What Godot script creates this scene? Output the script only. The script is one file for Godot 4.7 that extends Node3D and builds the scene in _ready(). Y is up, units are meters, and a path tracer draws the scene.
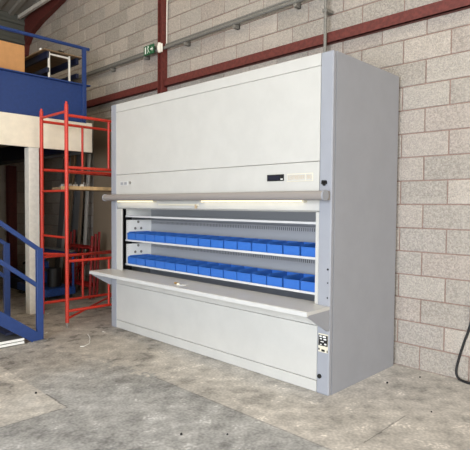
extends Node3D
# A vertical storage carousel standing against a block wall in a workshop; metres, y up.
# Origin: the carousel's front right foot. x runs along the wall, z comes out of it.

const W := 3.276      # carousel width, height, depth
const H := 2.795
const D := 1.125
const WZ := -1.176    # face of the block wall
const LX := -8.55     # face of the left wall
const RX := 16.5
const AX := 3.975     # ridge of the roof
const FZ := 8.0
const LIGHTS := [[0.724, 1.924], [4.024, 5.224]]   # rooflight strips, from z to z
const XM := -4.6      # edge of the mezzanine

var M := {}
var rng := RandomNumberGenerator.new()
var used := {}
var cam: Camera3D

# ---------------------------------------------------------------- mesh helpers
func mb() -> SurfaceTool:
	var st := SurfaceTool.new()
	st.begin(Mesh.PRIMITIVE_TRIANGLES)
	st.set_smooth_group(-1)
	return st

func tri(st: SurfaceTool, a: Vector3, b: Vector3, c: Vector3, outward: Vector3) -> void:
	if (c - a).cross(b - a).dot(outward) < 0.0:
		var t := b
		b = c
		c = t
	st.add_vertex(a); st.add_vertex(b); st.add_vertex(c)

func quad(st: SurfaceTool, a: Vector3, b: Vector3, c: Vector3, d: Vector3, outward: Vector3) -> void:
	tri(st, a, b, c, outward)
	tri(st, a, c, d, outward)

func corner(lo: Vector3, hi: Vector3, s: Array, axis: int, b: float) -> Vector3:
	var p := Vector3()
	for i in 3:
		var v: float = hi[i] if s[i] > 0 else lo[i]
		if i != axis:
			v -= s[i] * b
		p[i] = v
	return p

# a box from lo to hi, its edges chamfered by b
func box(st: SurfaceTool, lo: Vector3, hi: Vector3, b := 0.0) -> void:
	var mid := (lo + hi) / 2.0
	for a in 3:
		var u := (a + 1) % 3
		var v := (a + 2) % 3
		for s in [-1, 1]:
			var q := []
			for k in [[-1, -1], [1, -1], [1, 1], [-1, 1]]:
				var sg := [0, 0, 0]
				sg[a] = s; sg[u] = k[0]; sg[v] = k[1]
				q.append(corner(lo, hi, sg, a, b))
			var n := Vector3(); n[a] = s
			quad(st, q[0], q[1], q[2], q[3], n)
	if b <= 0.0:
		return
	for a in 3:
		var u := (a + 1) % 3
		var v := (a + 2) % 3
		for k in [[-1, -1], [1, -1], [1, 1], [-1, 1]]:
			var s1 := [0, 0, 0]
			s1[a] = -1; s1[u] = k[0]; s1[v] = k[1]
			var s2 := s1.duplicate(); s2[a] = 1
			var n := Vector3(); n[u] = k[0]; n[v] = k[1]
			quad(st, corner(lo, hi, s1, u, b), corner(lo, hi, s1, v, b), corner(lo, hi, s2, v, b), corner(lo, hi, s2, u, b), n)
	for x in [-1, 1]:
		for y in [-1, 1]:
			for z in [-1, 1]:
				var s := [x, y, z]
				tri(st, corner(lo, hi, s, 0, b), corner(lo, hi, s, 1, b), corner(lo, hi, s, 2, b), Vector3(x, y, z))

# a round bar along points
func tube(st: SurfaceTool, pts: Array, r: float, n := 12, caps := true) -> void:
	var rings := []
	var up := Vector3.UP
	for i in pts.size():
		var t: Vector3
		if i == 0: t = pts[1] - pts[0]
		elif i == pts.size() - 1: t = pts[i] - pts[i - 1]
		else: t = (pts[i] - pts[i - 1]).normalized() + (pts[i + 1] - pts[i]).normalized()
		t = t.normalized()
		if absf(t.dot(up)) > 0.95 and i == 0: up = Vector3.RIGHT
		var x := up.cross(t)
		if x.length() < 0.05: x = Vector3.FORWARD.cross(t)
		x = x.normalized()
		var y := t.cross(x).normalized()
		up = y
		var ring := []
		for k in n:
			var a := TAU * k / n
			ring.append(pts[i] + (x * cos(a) + y * sin(a)) * r)
		rings.append(ring)
	st.set_smooth_group(0)
	for i in pts.size() - 1:
		for k in n:
			var k2 := (k + 1) % n
			var c: Vector3 = (pts[i] + pts[i + 1]) / 2.0
			var m: Vector3 = (rings[i][k] + rings[i + 1][k2]) / 2.0
			quad(st, rings[i][k], rings[i][k2], rings[i + 1][k2], rings[i + 1][k], m - c)
	st.set_smooth_group(-1)
	if caps:
		for e in [0, pts.size() - 1]:
			var outw: Vector3 = (pts[0] - pts[1]) if e == 0 else (pts[e] - pts[e - 1])
			for k in n:
				tri(st, pts[e], rings[e][k], rings[e][(k + 1) % n], outw)

# an outline in two axes (u, v) drawn out along the third from a to b
func prism(st: SurfaceTool, outline: PackedVector2Array, axis: int, a: float, b: float) -> void:
	var u := (axis + 1) % 3
	var v := (axis + 2) % 3
	var at := func(p: Vector2, d: float) -> Vector3:
		var q := Vector3(); q[axis] = d; q[u] = p.x; q[v] = p.y
		return q
	var idx := Geometry2D.triangulate_polygon(outline)
	for s in [a, b]:
		var n := Vector3(); n[axis] = -1.0 if s == minf(a, b) else 1.0
		for i in range(0, idx.size(), 3):
			tri(st, at.call(outline[idx[i]], s), at.call(outline[idx[i + 1]], s), at.call(outline[idx[i + 2]], s), n)
	var cw := Geometry2D.is_polygon_clockwise(outline)
	for i in outline.size():
		var p := outline[i]
		var q := outline[(i + 1) % outline.size()]
		var d := q - p
		var n2 := Vector2(d.y, -d.x) * (-1.0 if cw else 1.0)
		var n := Vector3(); n[u] = n2.x; n[v] = n2.y
		quad(st, at.call(p, a), at.call(q, a), at.call(q, b), at.call(p, b), n)

# a squared bar between two points
func bar(st: SurfaceTool, a: Vector3, b: Vector3, w: float, h: float, up := Vector3.UP) -> void:
	var t := (b - a).normalized()
	if absf(t.dot(up)) > 0.98: up = Vector3.RIGHT
	var x := up.cross(t).normalized() * w / 2.0
	var y := t.cross(x).normalized() * h / 2.0
	var c := []
	for p in [a, b]:
		for k in [[-1, -1], [1, -1], [1, 1], [-1, 1]]:
			c.append(p + x * k[0] + y * k[1])
	var mid := (a + b) / 2.0
	for f in [[0, 1, 2, 3], [4, 5, 6, 7], [0, 1, 5, 4], [1, 2, 6, 5], [2, 3, 7, 6], [3, 0, 4, 7]]:
		var m: Vector3 = (c[f[0]] + c[f[1]] + c[f[2]] + c[f[3]]) / 4.0
		quad(st, c[f[0]], c[f[1]], c[f[2]], c[f[3]], m - mid)

func finish(st: SurfaceTool) -> ArrayMesh:
	st.generate_normals()
	return st.commit()

func numbered(called: String) -> String:
	if not used.has(called):
		used[called] = 0
		return called
	used[called] += 1
	return "%s_%03d" % [called, used[called]]

func put(called: String, mesh: Mesh, m: Material, parent: Node = null) -> MeshInstance3D:
	var o := MeshInstance3D.new()
	o.mesh = mesh
	if m: o.material_override = m
	if parent == null:
		o.name = numbered(called)
		add_child(o)
	else:
		o.name = called
		parent.add_child(o, true)
	return o

func part(called: String, st: SurfaceTool, m: Material, parent: Node = null) -> MeshInstance3D:
	return put(called, finish(st), m, parent)

func box_part(called: String, lo: Vector3, hi: Vector3, m: Material, parent: Node = null, b := 0.003) -> MeshInstance3D:
	var st := mb()
	box(st, lo, hi, b)
	return part(called, st, m, parent)

func tube_part(called: String, pts: Array, r: float, m: Material, parent: Node = null, n := 12) -> MeshInstance3D:
	var st := mb()
	tube(st, pts, r, n)
	return part(called, st, m, parent)

func tag(o: Node, label: String, category: String, group := "") -> void:
	o.set_meta("label", label)
	o.set_meta("category", category)
	if group: o.set_meta("group", group)

func thing(called: String, label: String, category: String, at := Vector3.ZERO, group := "") -> Node3D:
	var o := Node3D.new()
	o.name = numbered(called)
	add_child(o)
	o.position = at
	tag(o, label, category, group)
	return o

func structure(called: String) -> Node3D:
	var o := Node3D.new()
	o.name = called
	o.set_meta("kind", "structure")
	add_child(o)
	return o

# ---------------------------------------------------------------- materials
func c8(r: float, g: float, b: float) -> Color:
	return Color(r / 255.0, g / 255.0, b / 255.0)

func mat(c: Color, rough := 0.6, metal := 0.0) -> StandardMaterial3D:
	var m := StandardMaterial3D.new()
	m.albedo_color = c
	m.roughness = rough
	m.metallic = metal
	return m

func noise_tex(freq: float, octaves: int, lo: float, hi: float, seed_ := 1, size := 512, kind := FastNoiseLite.TYPE_SIMPLEX_SMOOTH, tint := Color.WHITE) -> NoiseTexture2D:
	var n := FastNoiseLite.new()
	n.noise_type = kind
	n.frequency = freq
	n.fractal_octaves = octaves
	n.fractal_gain = 0.6
	n.seed = seed_
	var t := NoiseTexture2D.new()
	t.width = size; t.height = size
	t.seamless = true
	t.noise = n
	var g := Gradient.new()
	g.set_color(0, Color(lo, lo, lo) * tint); g.set_color(1, Color(hi, hi, hi))
	g.set_offset(0, 0.25); g.set_offset(1, 0.75)
	t.color_ramp = g
	return t

func noise_normal(freq: float, octaves: int, strength: float, seed_ := 1, size := 512) -> NoiseTexture2D:
	var n := FastNoiseLite.new()
	n.noise_type = FastNoiseLite.TYPE_SIMPLEX_SMOOTH
	n.frequency = freq
	n.fractal_octaves = octaves
	n.seed = seed_
	var t := NoiseTexture2D.new()
	t.width = size; t.height = size
	t.seamless = true
	t.as_normal_map = true
	t.bump_strength = strength
	t.noise = n
	return t

func textured(c: Color, rough: float, tex: Texture2D, scale: float, normal: Texture2D = null, nscale := 1.0) -> StandardMaterial3D:
	var m := mat(c, rough)
	m.albedo_texture = tex
	m.uv1_triplanar = true
	m.uv1_world_triplanar = true
	m.uv1_scale = Vector3.ONE * scale
	if normal:
		m.normal_enabled = true
		m.normal_texture = normal
		m.normal_scale = nscale
	return m

func make_materials() -> void:
	var speck := noise_tex(0.28, 4, 0.84, 1.0, 3, 512, FastNoiseLite.TYPE_VALUE)
	var speck2 := noise_tex(0.20, 5, 0.82, 1.0, 8, 512, FastNoiseLite.TYPE_VALUE)
	var pits := noise_normal(0.14, 3, 10.0, 5)
	M.blocks = []
	for c in [[208, 197, 186], [205, 193, 182], [213, 202, 190], [200, 191, 180], [207, 198, 187], [203, 194, 184], [215, 204, 192], [197, 188, 177]]:
		M.blocks.append(textured(c8(c[0], c[1], c[2]), 0.95, speck if M.blocks.size() % 2 == 0 else speck2, 0.9, pits, 0.8))
	M.mortar = textured(c8(176, 150, 138), 0.95, speck, 1.3, pits, 0.6)
	var dirt := noise_tex(0.012, 5, 0.982, 1.0, 12)
	M.cream = textured(c8(200, 199, 194), 0.42, dirt, 0.5)
	M.counter = textured(c8(206, 206, 204), 0.38, dirt, 0.7)
	M.grey = textured(c8(156, 159, 167), 0.45, dirt, 0.45)
	M.bumper = mat(c8(146, 140, 136), 0.4)
	M.white_metal = mat(c8(214, 214, 214), 0.4)
	M.back_grey = mat(c8(158, 160, 164), 0.5)
	M.dark = mat(c8(38, 38, 40), 0.6)
	M.black = mat(c8(18, 18, 19), 0.5)
	M.bin = mat(c8(56, 112, 196), 0.38)
	M.steel = mat(c8(170, 168, 163), 0.4, 0.6)
	M.galv = textured(c8(150, 148, 142), 0.5, noise_tex(0.05, 3, 0.8, 1.0, 21), 1.5)
	M.galv.metallic = 0.3
	M.red = textured(c8(224, 64, 46), 0.45, noise_tex(0.05, 4, 0.8, 1.0, 31), 2.0)
	M.old_red = textured(c8(176, 40, 36), 0.55, noise_tex(0.05, 4, 0.7, 1.0, 32), 2.0)
	M.oxide = textured(c8(112, 50, 44), 0.6, noise_tex(0.03, 4, 0.85, 1.0, 33), 1.0)
	M.blue = textured(c8(37, 64, 122), 0.42, noise_tex(0.03, 4, 0.95, 1.0, 34), 1.0)
	M.pump_blue = textured(c8(44, 88, 168), 0.35, noise_tex(0.05, 4, 0.75, 1.0, 38), 1.2)
	M.dark_blue = textured(c8(26, 35, 64), 0.5, noise_tex(0.03, 4, 0.8, 1.0, 35), 1.0)
	M.fascia = textured(c8(250, 240, 218), 0.7, noise_tex(0.02, 4, 0.97, 1.0, 36), 0.6)
	M.white_paint = textured(c8(246, 241, 230), 0.6, noise_tex(0.03, 4, 0.96, 1.0, 37), 0.9)
	M.wood = wood(c8(214, 178, 128), 41)
	M.ply = wood(c8(150, 128, 104), 42)
	M.old_wood = wood(c8(148, 122, 92), 43)
	M.card = textured(c8(206, 152, 98), 0.85, noise_tex(0.02, 3, 0.97, 1.0, 44), 0.8)
	M.chip = textured(c8(150, 132, 110), 0.85, noise_tex(0.1, 3, 0.86, 1.0, 45), 1.0)
	M.board_grey = textured(c8(104, 104, 104), 0.7, dirt, 0.8)
	M.board_pale = textured(c8(190, 186, 178), 0.7, dirt, 0.8)
	M.clad = textured(c8(98, 100, 94), 0.6, dirt, 0.6)
	M.roof = textured(c8(150, 146, 138), 0.7, dirt, 0.6)
	M.rooflight = mat(Color(0.93, 0.9, 0.82, 0.85), 0.6)
	M.rooflight.transparency = BaseMaterial3D.TRANSPARENCY_ALPHA
	M.green = mat(c8(30, 96, 58), 0.5)
	M.white = mat(c8(240, 240, 236), 0.5)
	M.plate = mat(c8(222, 216, 196), 0.45)
	M.tan_print = mat(c8(196, 176, 146), 0.5)
	M.rubber = mat(c8(26, 26, 27), 0.6)
	M.concrete_wall = textured(c8(180, 168, 150), 0.95, speck2, 0.5)
	var t := mat(c8(255, 246, 214), 0.4)
	t.emission_enabled = true
	t.emission = c8(255, 240, 196)
	t.emission_energy_multiplier = 1.0
	M.lamp = t

# long-grained wood; the grain runs along y in the picture
func wood(c: Color, seed_: int) -> StandardMaterial3D:
	var n := FastNoiseLite.new()
	n.frequency = 0.03
	n.fractal_octaves = 4
	n.seed = seed_
	var im := Image.create(128, 128, false, Image.FORMAT_RGB8)
	for y in 128:
		for x in 128:
			var v := 0.86 + 0.14 * n.get_noise_2d(x * 3.0, y * 0.35)
			im.set_pixel(x, y, Color(v, v, v))
	return textured(c, 0.75, ImageTexture.create_from_image(im), 1.2)

# the concrete of the floor: two pours with a straight joint, a paler repair, stains, scuffs and a thin saw cut
const FX0 := -6.0
const FX1 := 4.0
const FZ0 := -1.3
const FZ1 := 5.7

func floor_material() -> StandardMaterial3D:
	var nx := 1400
	var ny := 980
	var big := FastNoiseLite.new(); big.seed = 5; big.frequency = 1.1; big.fractal_octaves = 4
	var mid := FastNoiseLite.new(); mid.seed = 6; mid.frequency = 4.5; mid.fractal_octaves = 4; mid.fractal_gain = 0.6
	var fine := FastNoiseLite.new(); fine.seed = 7; fine.frequency = 34.0; fine.fractal_octaves = 2
	var streak := FastNoiseLite.new(); streak.seed = 8; streak.frequency = 1.0; streak.fractal_octaves = 3
	var im := Image.create(nx, ny, false, Image.FORMAT_RGB8)
	var pale := Vector3(196, 191, 184)
	var cool := Vector3(168, 168, 167)
	var brown := Vector3(170, 163, 154)
	var patch := Vector3(206, 200, 191)
	for j in ny:
		var z := lerpf(FZ0, FZ1, (j + 0.5) / ny)
		for i in nx:
			var x := lerpf(FX0, FX1, (i + 0.5) / nx)
			var b := big.get_noise_2d(x, z)
			var m := mid.get_noise_2d(x, z)
			var f := fine.get_noise_2d(x, z)
			var s := streak.get_noise_2d(x * 5.0 + z * 2.0, z * 3.0 - x)
			# the pour along the wall and the one before it
			var edge := 0.735 + (0.0 if x > -1.35 else 0.22 * (m + b * 0.5) + (-1.35 - x) * 0.12)
			var t := smoothstep(edge - 0.02, edge + 0.02, z)
			var c := pale.lerp(cool, t)
			# browner, darker ground towards the scaffold
			var w := smoothstep(-1.3, -2.5, x + 0.5 * b) 
			c = c.lerp(brown, w * 0.8)
			# paler repair with a square corner
			if x < -1.28 + 0.012 * m and z > 1.61 + 0.014 * m:
				c = c.lerp(patch, 0.75 * clampf(1.1 - 0.5 * absf(b) * 2.0, 0.3, 1.0))
				t = 0.0
			var k := 1.0 + 0.12 * b + 0.16 * m + 0.13 * f + 0.06 * s
			# oil stains
			if m + 0.5 * b < -0.36:
				k -= (0.05 + 0.09 * w) * clampf((-0.36 - m - 0.5 * b) * 8.0, 0.0, 1.0)
			# pale scuffs
			if s > 0.34 and f > 0.1 and m > 0.0:
				k += 0.13 * clampf((f - 0.1) * 4.0, 0.0, 1.0)
			if t > 0.5:
				k += 0.07 * clampf(mid.get_noise_2d(x * 1.3 + 40.0, z) * 2.2, -1.0, 1.0) + 0.03 * f
			# pour joint and saw cut
			if x > -1.35 and absf(z - edge) < 0.006: k *= 0.86
			if absf(x - 0.61 + 0.004 * m) < 0.006 and z > -0.1 and z < 0.55 + 0.2 * m: k *= 0.72
			if absf(x + 1.28 - 0.012 * m) < 0.006 and z > 1.61: k *= 0.8
			if absf(z - 1.61 - 0.014 * m) < 0.006 and x < -1.28 and x > -1.65: k *= 0.7
			c *= k / 255.0
			im.set_pixel(i, j, Color(c.x, c.y, c.z).clamp())
	var mt := mat(Color.WHITE, 0.72)
	mt.albedo_texture = ImageTexture.create_from_image(im)
	mt.normal_enabled = false
	return mt

# ---------------------------------------------------------------- the place
func _ready() -> void:
	rng.seed = 11
	set_up_view()
	make_materials()
	build_shell()
	build_wall_back()
	build_steelwork()
	build_carousel()
	build_bins()
	build_mezzanine()
	build_stairs()
	build_scaffold()
	build_store()
	build_small_things()

func set_up_view() -> void:
	cam = Camera3D.new()
	cam.name = "camera"
	cam.position = Vector3(2.2222, 1.5464, 3.3751)
	cam.rotation = Vector3(-0.0386, 0.7745, 0.0083)
	cam.fov = rad_to_deg(2.0 * atan(225.0 / 493.52))
	cam.near = 0.05
	cam.far = 200.0
	add_child(cam)
	var e := Environment.new()
	e.background_mode = Environment.BG_SKY
	var sky := Sky.new()
	var sm := ProceduralSkyMaterial.new()
	sm.sky_top_color = c8(214, 224, 238)
	sm.sky_horizon_color = c8(240, 242, 245)
	sm.ground_bottom_color = c8(150, 148, 144)
	sm.ground_horizon_color = c8(200, 200, 198)
	sm.energy_multiplier = 2.2
	sky.sky_material = sm
	e.sky = sky
	e.tonemap_mode = Environment.TONE_MAPPER_LINEAR
	e.tonemap_exposure = 1.0
	e.sdfgi_enabled = true
	e.ssao_enabled = true
	e.ssil_enabled = true
	var we := WorldEnvironment.new()
	we.name = "surroundings"
	we.environment = e
	add_child(we)
	# daylight of the open roller door behind the camera
	var a := AreaLight3D.new()
	a.name = "door_daylight"
	a.area_size = Vector2(5.4, 4.2)
	a.area_normalize_energy = false
	a.light_energy = 3.9
	a.light_color = c8(240, 247, 255)
	a.shadow_enabled = true
	a.position = Vector3(2.4, 2.15, FZ - 0.05)
	a.rotation = Vector3(0, 0, 0)   # shines along -z
	a.area_range = 60.0
	add_child(a)
	# added fill light at an unseen right wall opening, brightens the mezzanine fascia
	var d := AreaLight3D.new()
	d.name = "far_fill_light"
	d.area_size = Vector2(5.8, 4.2)
	d.area_normalize_energy = false
	d.light_energy = 2.2
	d.light_color = c8(255, 244, 226)
	d.shadow_enabled = true
	d.area_range = 60.0
	d.position = Vector3(RX - 0.05, 2.2, 3.4)
	d.rotation = Vector3(0, PI / 2, 0)   # shines along -x
	add_child(d)
	# daylight of the rooflight strips
	for side in [0, 1]:
		for l in LIGHTS:
			var x0: float = LX + 1.2 if side == 0 else AX + 1.4
			var x1: float = AX - 1.2 if side == 0 else RX - 1.0
			var b := AreaLight3D.new()
			b.name = "rooflight_daylight"
			b.area_size = Vector2(x1 - x0, l[1] - l[0])
			b.area_normalize_energy = false
			b.light_energy = 0.75
			b.light_color = c8(255, 238, 206)
			b.shadow_enabled = true
			b.area_range = 60.0
			b.position = Vector3((x0 + x1) / 2.0, roof_y((x0 + x1) / 2.0) - 0.06, (l[0] + l[1]) / 2.0)
			var tilt := atan(0.2) * (1.0 if side == 0 else -1.0)
			b.basis = Basis(Vector3(0, 0, 1), tilt) * Basis(Vector3(1, 0, 0), -PI / 2)
			add_child(b)

func roof_y(x: float) -> float:
	return 5.56 + 0.2 * (AX - LX - absf(x - AX))

func build_shell() -> void:
	# floor
	var fl := structure("floor")
	var st := SurfaceTool.new()
	st.begin(Mesh.PRIMITIVE_TRIANGLES)
	for q in [[0, 0], [1, 0], [1, 1], [0, 0], [1, 1], [0, 1]]:
		st.set_normal(Vector3.UP)
		st.set_uv(Vector2(q[0], q[1]))
		st.add_vertex(Vector3(lerpf(FX0, FX1, q[0]), 0, lerpf(FZ0, FZ1, q[1])))
	put("slab", st.commit(), floor_material(), fl)
	st = mb()
	box(st, Vector3(FX0, -0.2, FZ0), Vector3(FX1, -0.005, FZ1))
	box(st, Vector3(LX - 0.2, -0.2, FZ0), Vector3(FX0, 0, FZ + 0.2))
	box(st, Vector3(FX1, -0.2, FZ0), Vector3(RX + 0.2, 0, FZ + 0.2))
	box(st, Vector3(FX0, -0.2, FZ1), Vector3(FX1, 0, FZ + 0.2))
	part("outer_slab", st, textured(c8(176, 166, 150), 0.85, noise_tex(0.02, 5, 0.75, 1.0, 51), 0.6), fl)
	# left wall: block dado below, ribbed sheet above
	var wl := structure("wall_left")
	st = mb()
	box(st, Vector3(LX - 0.2, 0, WZ - 0.2), Vector3(LX - 0.012, 2.475, FZ))
	part("mortar_bed", st, M.mortar, wl)
	var sts := []
	for k in M.blocks.size(): sts.append(mb())
	for r in 11:
		for n in 22:
			var z0 := WZ + n * 0.45 - (0.225 if r % 2 else 0.0)
			var lo := Vector3(LX - 0.03, r * 0.225 + 0.005, maxf(z0 + 0.005, WZ))
			var hi := Vector3(LX, r * 0.225 + 0.22, minf(z0 + 0.445, FZ))
			if hi.z - lo.z > 0.03: box(sts[rng.randi() % sts.size()], lo, hi, 0.004)
	var mesh := ArrayMesh.new()
	for k in sts.size():
		sts[k].generate_normals()
		sts[k].commit(mesh)
		mesh.surface_set_material(mesh.get_surface_count() - 1, M.blocks[k])
	var rest := put("block", mesh, null, wl)
	rest.set_meta("kind", "stuff")
	st = mb()
	var prof := PackedVector2Array()   # (y, z) rings run along z: build as strips
	var y := 2.475
	while y < 5.6:
		var ribs := [[0.0, 0.0], [0.08, 0.0], [0.10, 0.035], [0.17, 0.035], [0.19, 0.0]]
		for i in ribs.size():
			var a: Array = ribs[i]
			var b: Array = ribs[i + 1] if i + 1 < ribs.size() else [0.20, 0.0]
			quad(st, Vector3(LX + a[1], y + a[0], WZ - 0.2), Vector3(LX + b[1], y + b[0], WZ - 0.2), Vector3(LX + b[1], y + b[0], FZ), Vector3(LX + a[1], y + a[0], FZ), Vector3.RIGHT)
		y += 0.2
	box(st, Vector3(LX - 0.2, 2.475, WZ - 0.2), Vector3(LX - 0.002, 5.66, FZ))
	part("ribbed_sheet", st, M.clad, wl)
	# added unseen wall under the mezzanine, keeps the front light out
	var wp := structure("wall_added_shade")
	box_part("shade_board", Vector3(LX + 0.04, 0, 1.1), Vector3(XM - 0.03, 2.33, 1.2), M.fascia, wp)
	# right and front walls, behind the camera
	var wr := structure("wall_right")
	st = mb()
	box(st, Vector3(RX, 0, WZ - 0.2), Vector3(RX + 0.2, 5.66, 0.4))
	box(st, Vector3(RX, 0, 6.4), Vector3(RX + 0.2, 5.66, FZ))
	box(st, Vector3(RX, 4.4, 0.4), Vector3(RX + 0.2, 5.66, 6.4))  # opening added for the far fill light
	part("blockwork", st, M.concrete_wall, wr)
	var wf := structure("wall_front")
	st = mb()
	box(st, Vector3(LX - 0.2, 0, FZ), Vector3(-0.4, 5.66, FZ + 0.2))
	box(st, Vector3(5.2, 0, FZ), Vector3(RX + 0.2, 5.66, FZ + 0.2))
	box(st, Vector3(-0.4, 4.3, FZ), Vector3(5.2, 5.66, FZ + 0.2))
	prism(st, PackedVector2Array([Vector2(FZ, LX - 0.2), Vector2(FZ + 0.2, LX - 0.2), Vector2(FZ + 0.2, RX + 0.2), Vector2(FZ, RX + 0.2)]), 1, 5.6, 8.3)
	part("blockwork", st, M.concrete_wall, wf)
	# roof: ribbed sheets on both slopes, with strips of translucent rooflight
	var ce := structure("ceiling")
	st = mb()
	for side in [0, 1]:
		var x0: float = LX - 0.2 if side == 0 else AX
		var x1: float = AX if side == 0 else RX + 0.2
		var z := WZ - 0.2
		while z < FZ + 0.2:
			var spans := [[x0, x1]]
			for l in LIGHTS:
				if z > l[0] - 0.01 and z < l[1] - 0.01: spans = [[x0, x0 + 1.4], [x1 - 1.2, x1]]
			for sp in spans:
				for r in [[0.0, 0.0, 0.16, 0.0], [0.16, 0.0, 0.19, -0.04], [0.19, -0.04, 0.27, -0.04], [0.27, -0.04, 0.30, 0.0]]:
					quad(st, Vector3(sp[0], roof_y(sp[0]) + r[1], z + r[0]), Vector3(sp[1], roof_y(sp[1]) + r[1], z + r[0]), Vector3(sp[1], roof_y(sp[1]) + r[3], z + r[2]), Vector3(sp[0], roof_y(sp[0]) + r[3], z + r[2]), Vector3.DOWN)
				quad(st, Vector3(sp[0], roof_y(sp[0]) + 0.1, z), Vector3(sp[1], roof_y(sp[1]) + 0.1, z), Vector3(sp[1], roof_y(sp[1]) + 0.1, z + 0.3), Vector3(sp[0], roof_y(sp[0]) + 0.1, z + 0.3), Vector3.UP)
			z += 0.3
		for l in LIGHTS:
			var p := mb()
			var a := x0 + 1.4
			var b := x1 - 1.2
			quad(p, Vector3(a, roof_y(a), l[0]), Vector3(b, roof_y(b), l[0]), Vector3(b, roof_y(b), l[1]), Vector3(a, roof_y(a), l[1]), Vector3.DOWN)
			quad(p, Vector3(a, roof_y(a) + 0.01, l[0]), Vector3(b, roof_y(b) + 0.01, l[0]), Vector3(b, roof_y(b) + 0.01, l[1]), Vector3(a, roof_y(a) + 0.01, l[1]), Vector3.UP)
			part("rooflight_sheet", p, M.rooflight, ce)
	part("ribbed_sheet", st, M.roof, ce)

# the gable of concrete blocks: the 300 that show largest are parts of their own
func build_wall_back() -> void:
	var wb := structure("wall_back")
	var st := mb()
	prism(st, PackedVector2Array([Vector2(LX - 0.2, 0), Vector2(RX + 0.2, 0), Vector2(RX + 0.2, roof_y(RX + 0.2) + 0.1), Vector2(AX, roof_y(AX) + 0.1), Vector2(LX - 0.2, roof_y(LX - 0.2) + 0.1)]), 2, WZ - 0.2, WZ - 0.011)
	part("mortar_bed", st, M.mortar, wb)
	var bw := 0.438
	var bh := 0.213
	var whole := mb()
	box(whole, Vector3(-bw / 2, -bh / 2, -0.03), Vector3(bw / 2, bh / 2, 0.0), 0.005)
	var whole_mesh := finish(whole)
	var spots := []
	var tr := Transform3D(Basis.from_euler(cam.rotation), cam.position)
	for r in 36:
		var yc := r * 0.225 + 0.1125
		for n in range(-20, 37):
			var xc := n * 0.45 + (0.235 if r % 2 == 1 else 0.01)
			if xc - bw / 2 < LX or xc + bw / 2 > RX or yc + 0.1 > roof_y(xc): continue
			var p := tr.affine_inverse() * Vector3(xc, yc, WZ)
			var u := 235.0 + 493.5 * p.x / -p.z
			var v := 225.0 - 493.5 * p.y / -p.z
			var seen := u > -15 and u < 485 and v > -12 and v < 462
			if u > 150 and u < 380 and v > lerpf(100, 65, (u - 150) / 230.0): seen = false   # behind the carousel
			if u > 120 and u <= 150 and v > 110: seen = false
			spots.append({"p": Vector3(xc, yc, WZ), "size": (1.0 / (p.z * p.z)) if seen else 0.0})
	spots.sort_custom(func(a, b): return a.size > b.size)
	var sts := []
	for k in M.blocks.size(): sts.append(mb())
	for i in spots.size():
		var p: Vector3 = spots[i].p + Vector3(0, 0, rng.randf_range(-0.002, 0.002))
		var k: int = rng.randi() % M.blocks.size()
		if i < 300 and spots[i].size > 0.0:
			var o := put("block", whole_mesh, M.blocks[k], wb)
			o.position = p
		else:
			box(sts[k], p + Vector3(-bw / 2, -bh / 2, -0.03), p + Vector3(bw / 2, bh / 2, 0), 0.005)
	var mesh := ArrayMesh.new()
	for k in sts.size():
		sts[k].generate_normals()
		sts[k].commit(mesh)
		mesh.surface_set_material(mesh.get_surface_count() - 1, M.blocks[k])
	var rest := put("block", mesh, null, wb)
	rest.set_meta("kind", "stuff")

func i_section(w: float, d: float, t: float, c: Vector2) -> PackedVector2Array:
	# (u across w, v across d)
	var h := w / 2; var e := d / 2; var s := t / 2
	var p := PackedVector2Array([Vector2(-h, -e), Vector2(h, -e), Vector2(h, -e + t), Vector2(s, -e + t), Vector2(s, e - t), Vector2(h, e - t), Vector2(h, e), Vector2(-h, e), Vector2(-h, e - t), Vector2(-s, e - t), Vector2(-s, -e + t), Vector2(-h, -e + t)])
	for i in p.size(): p[i] += c
	return p

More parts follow.
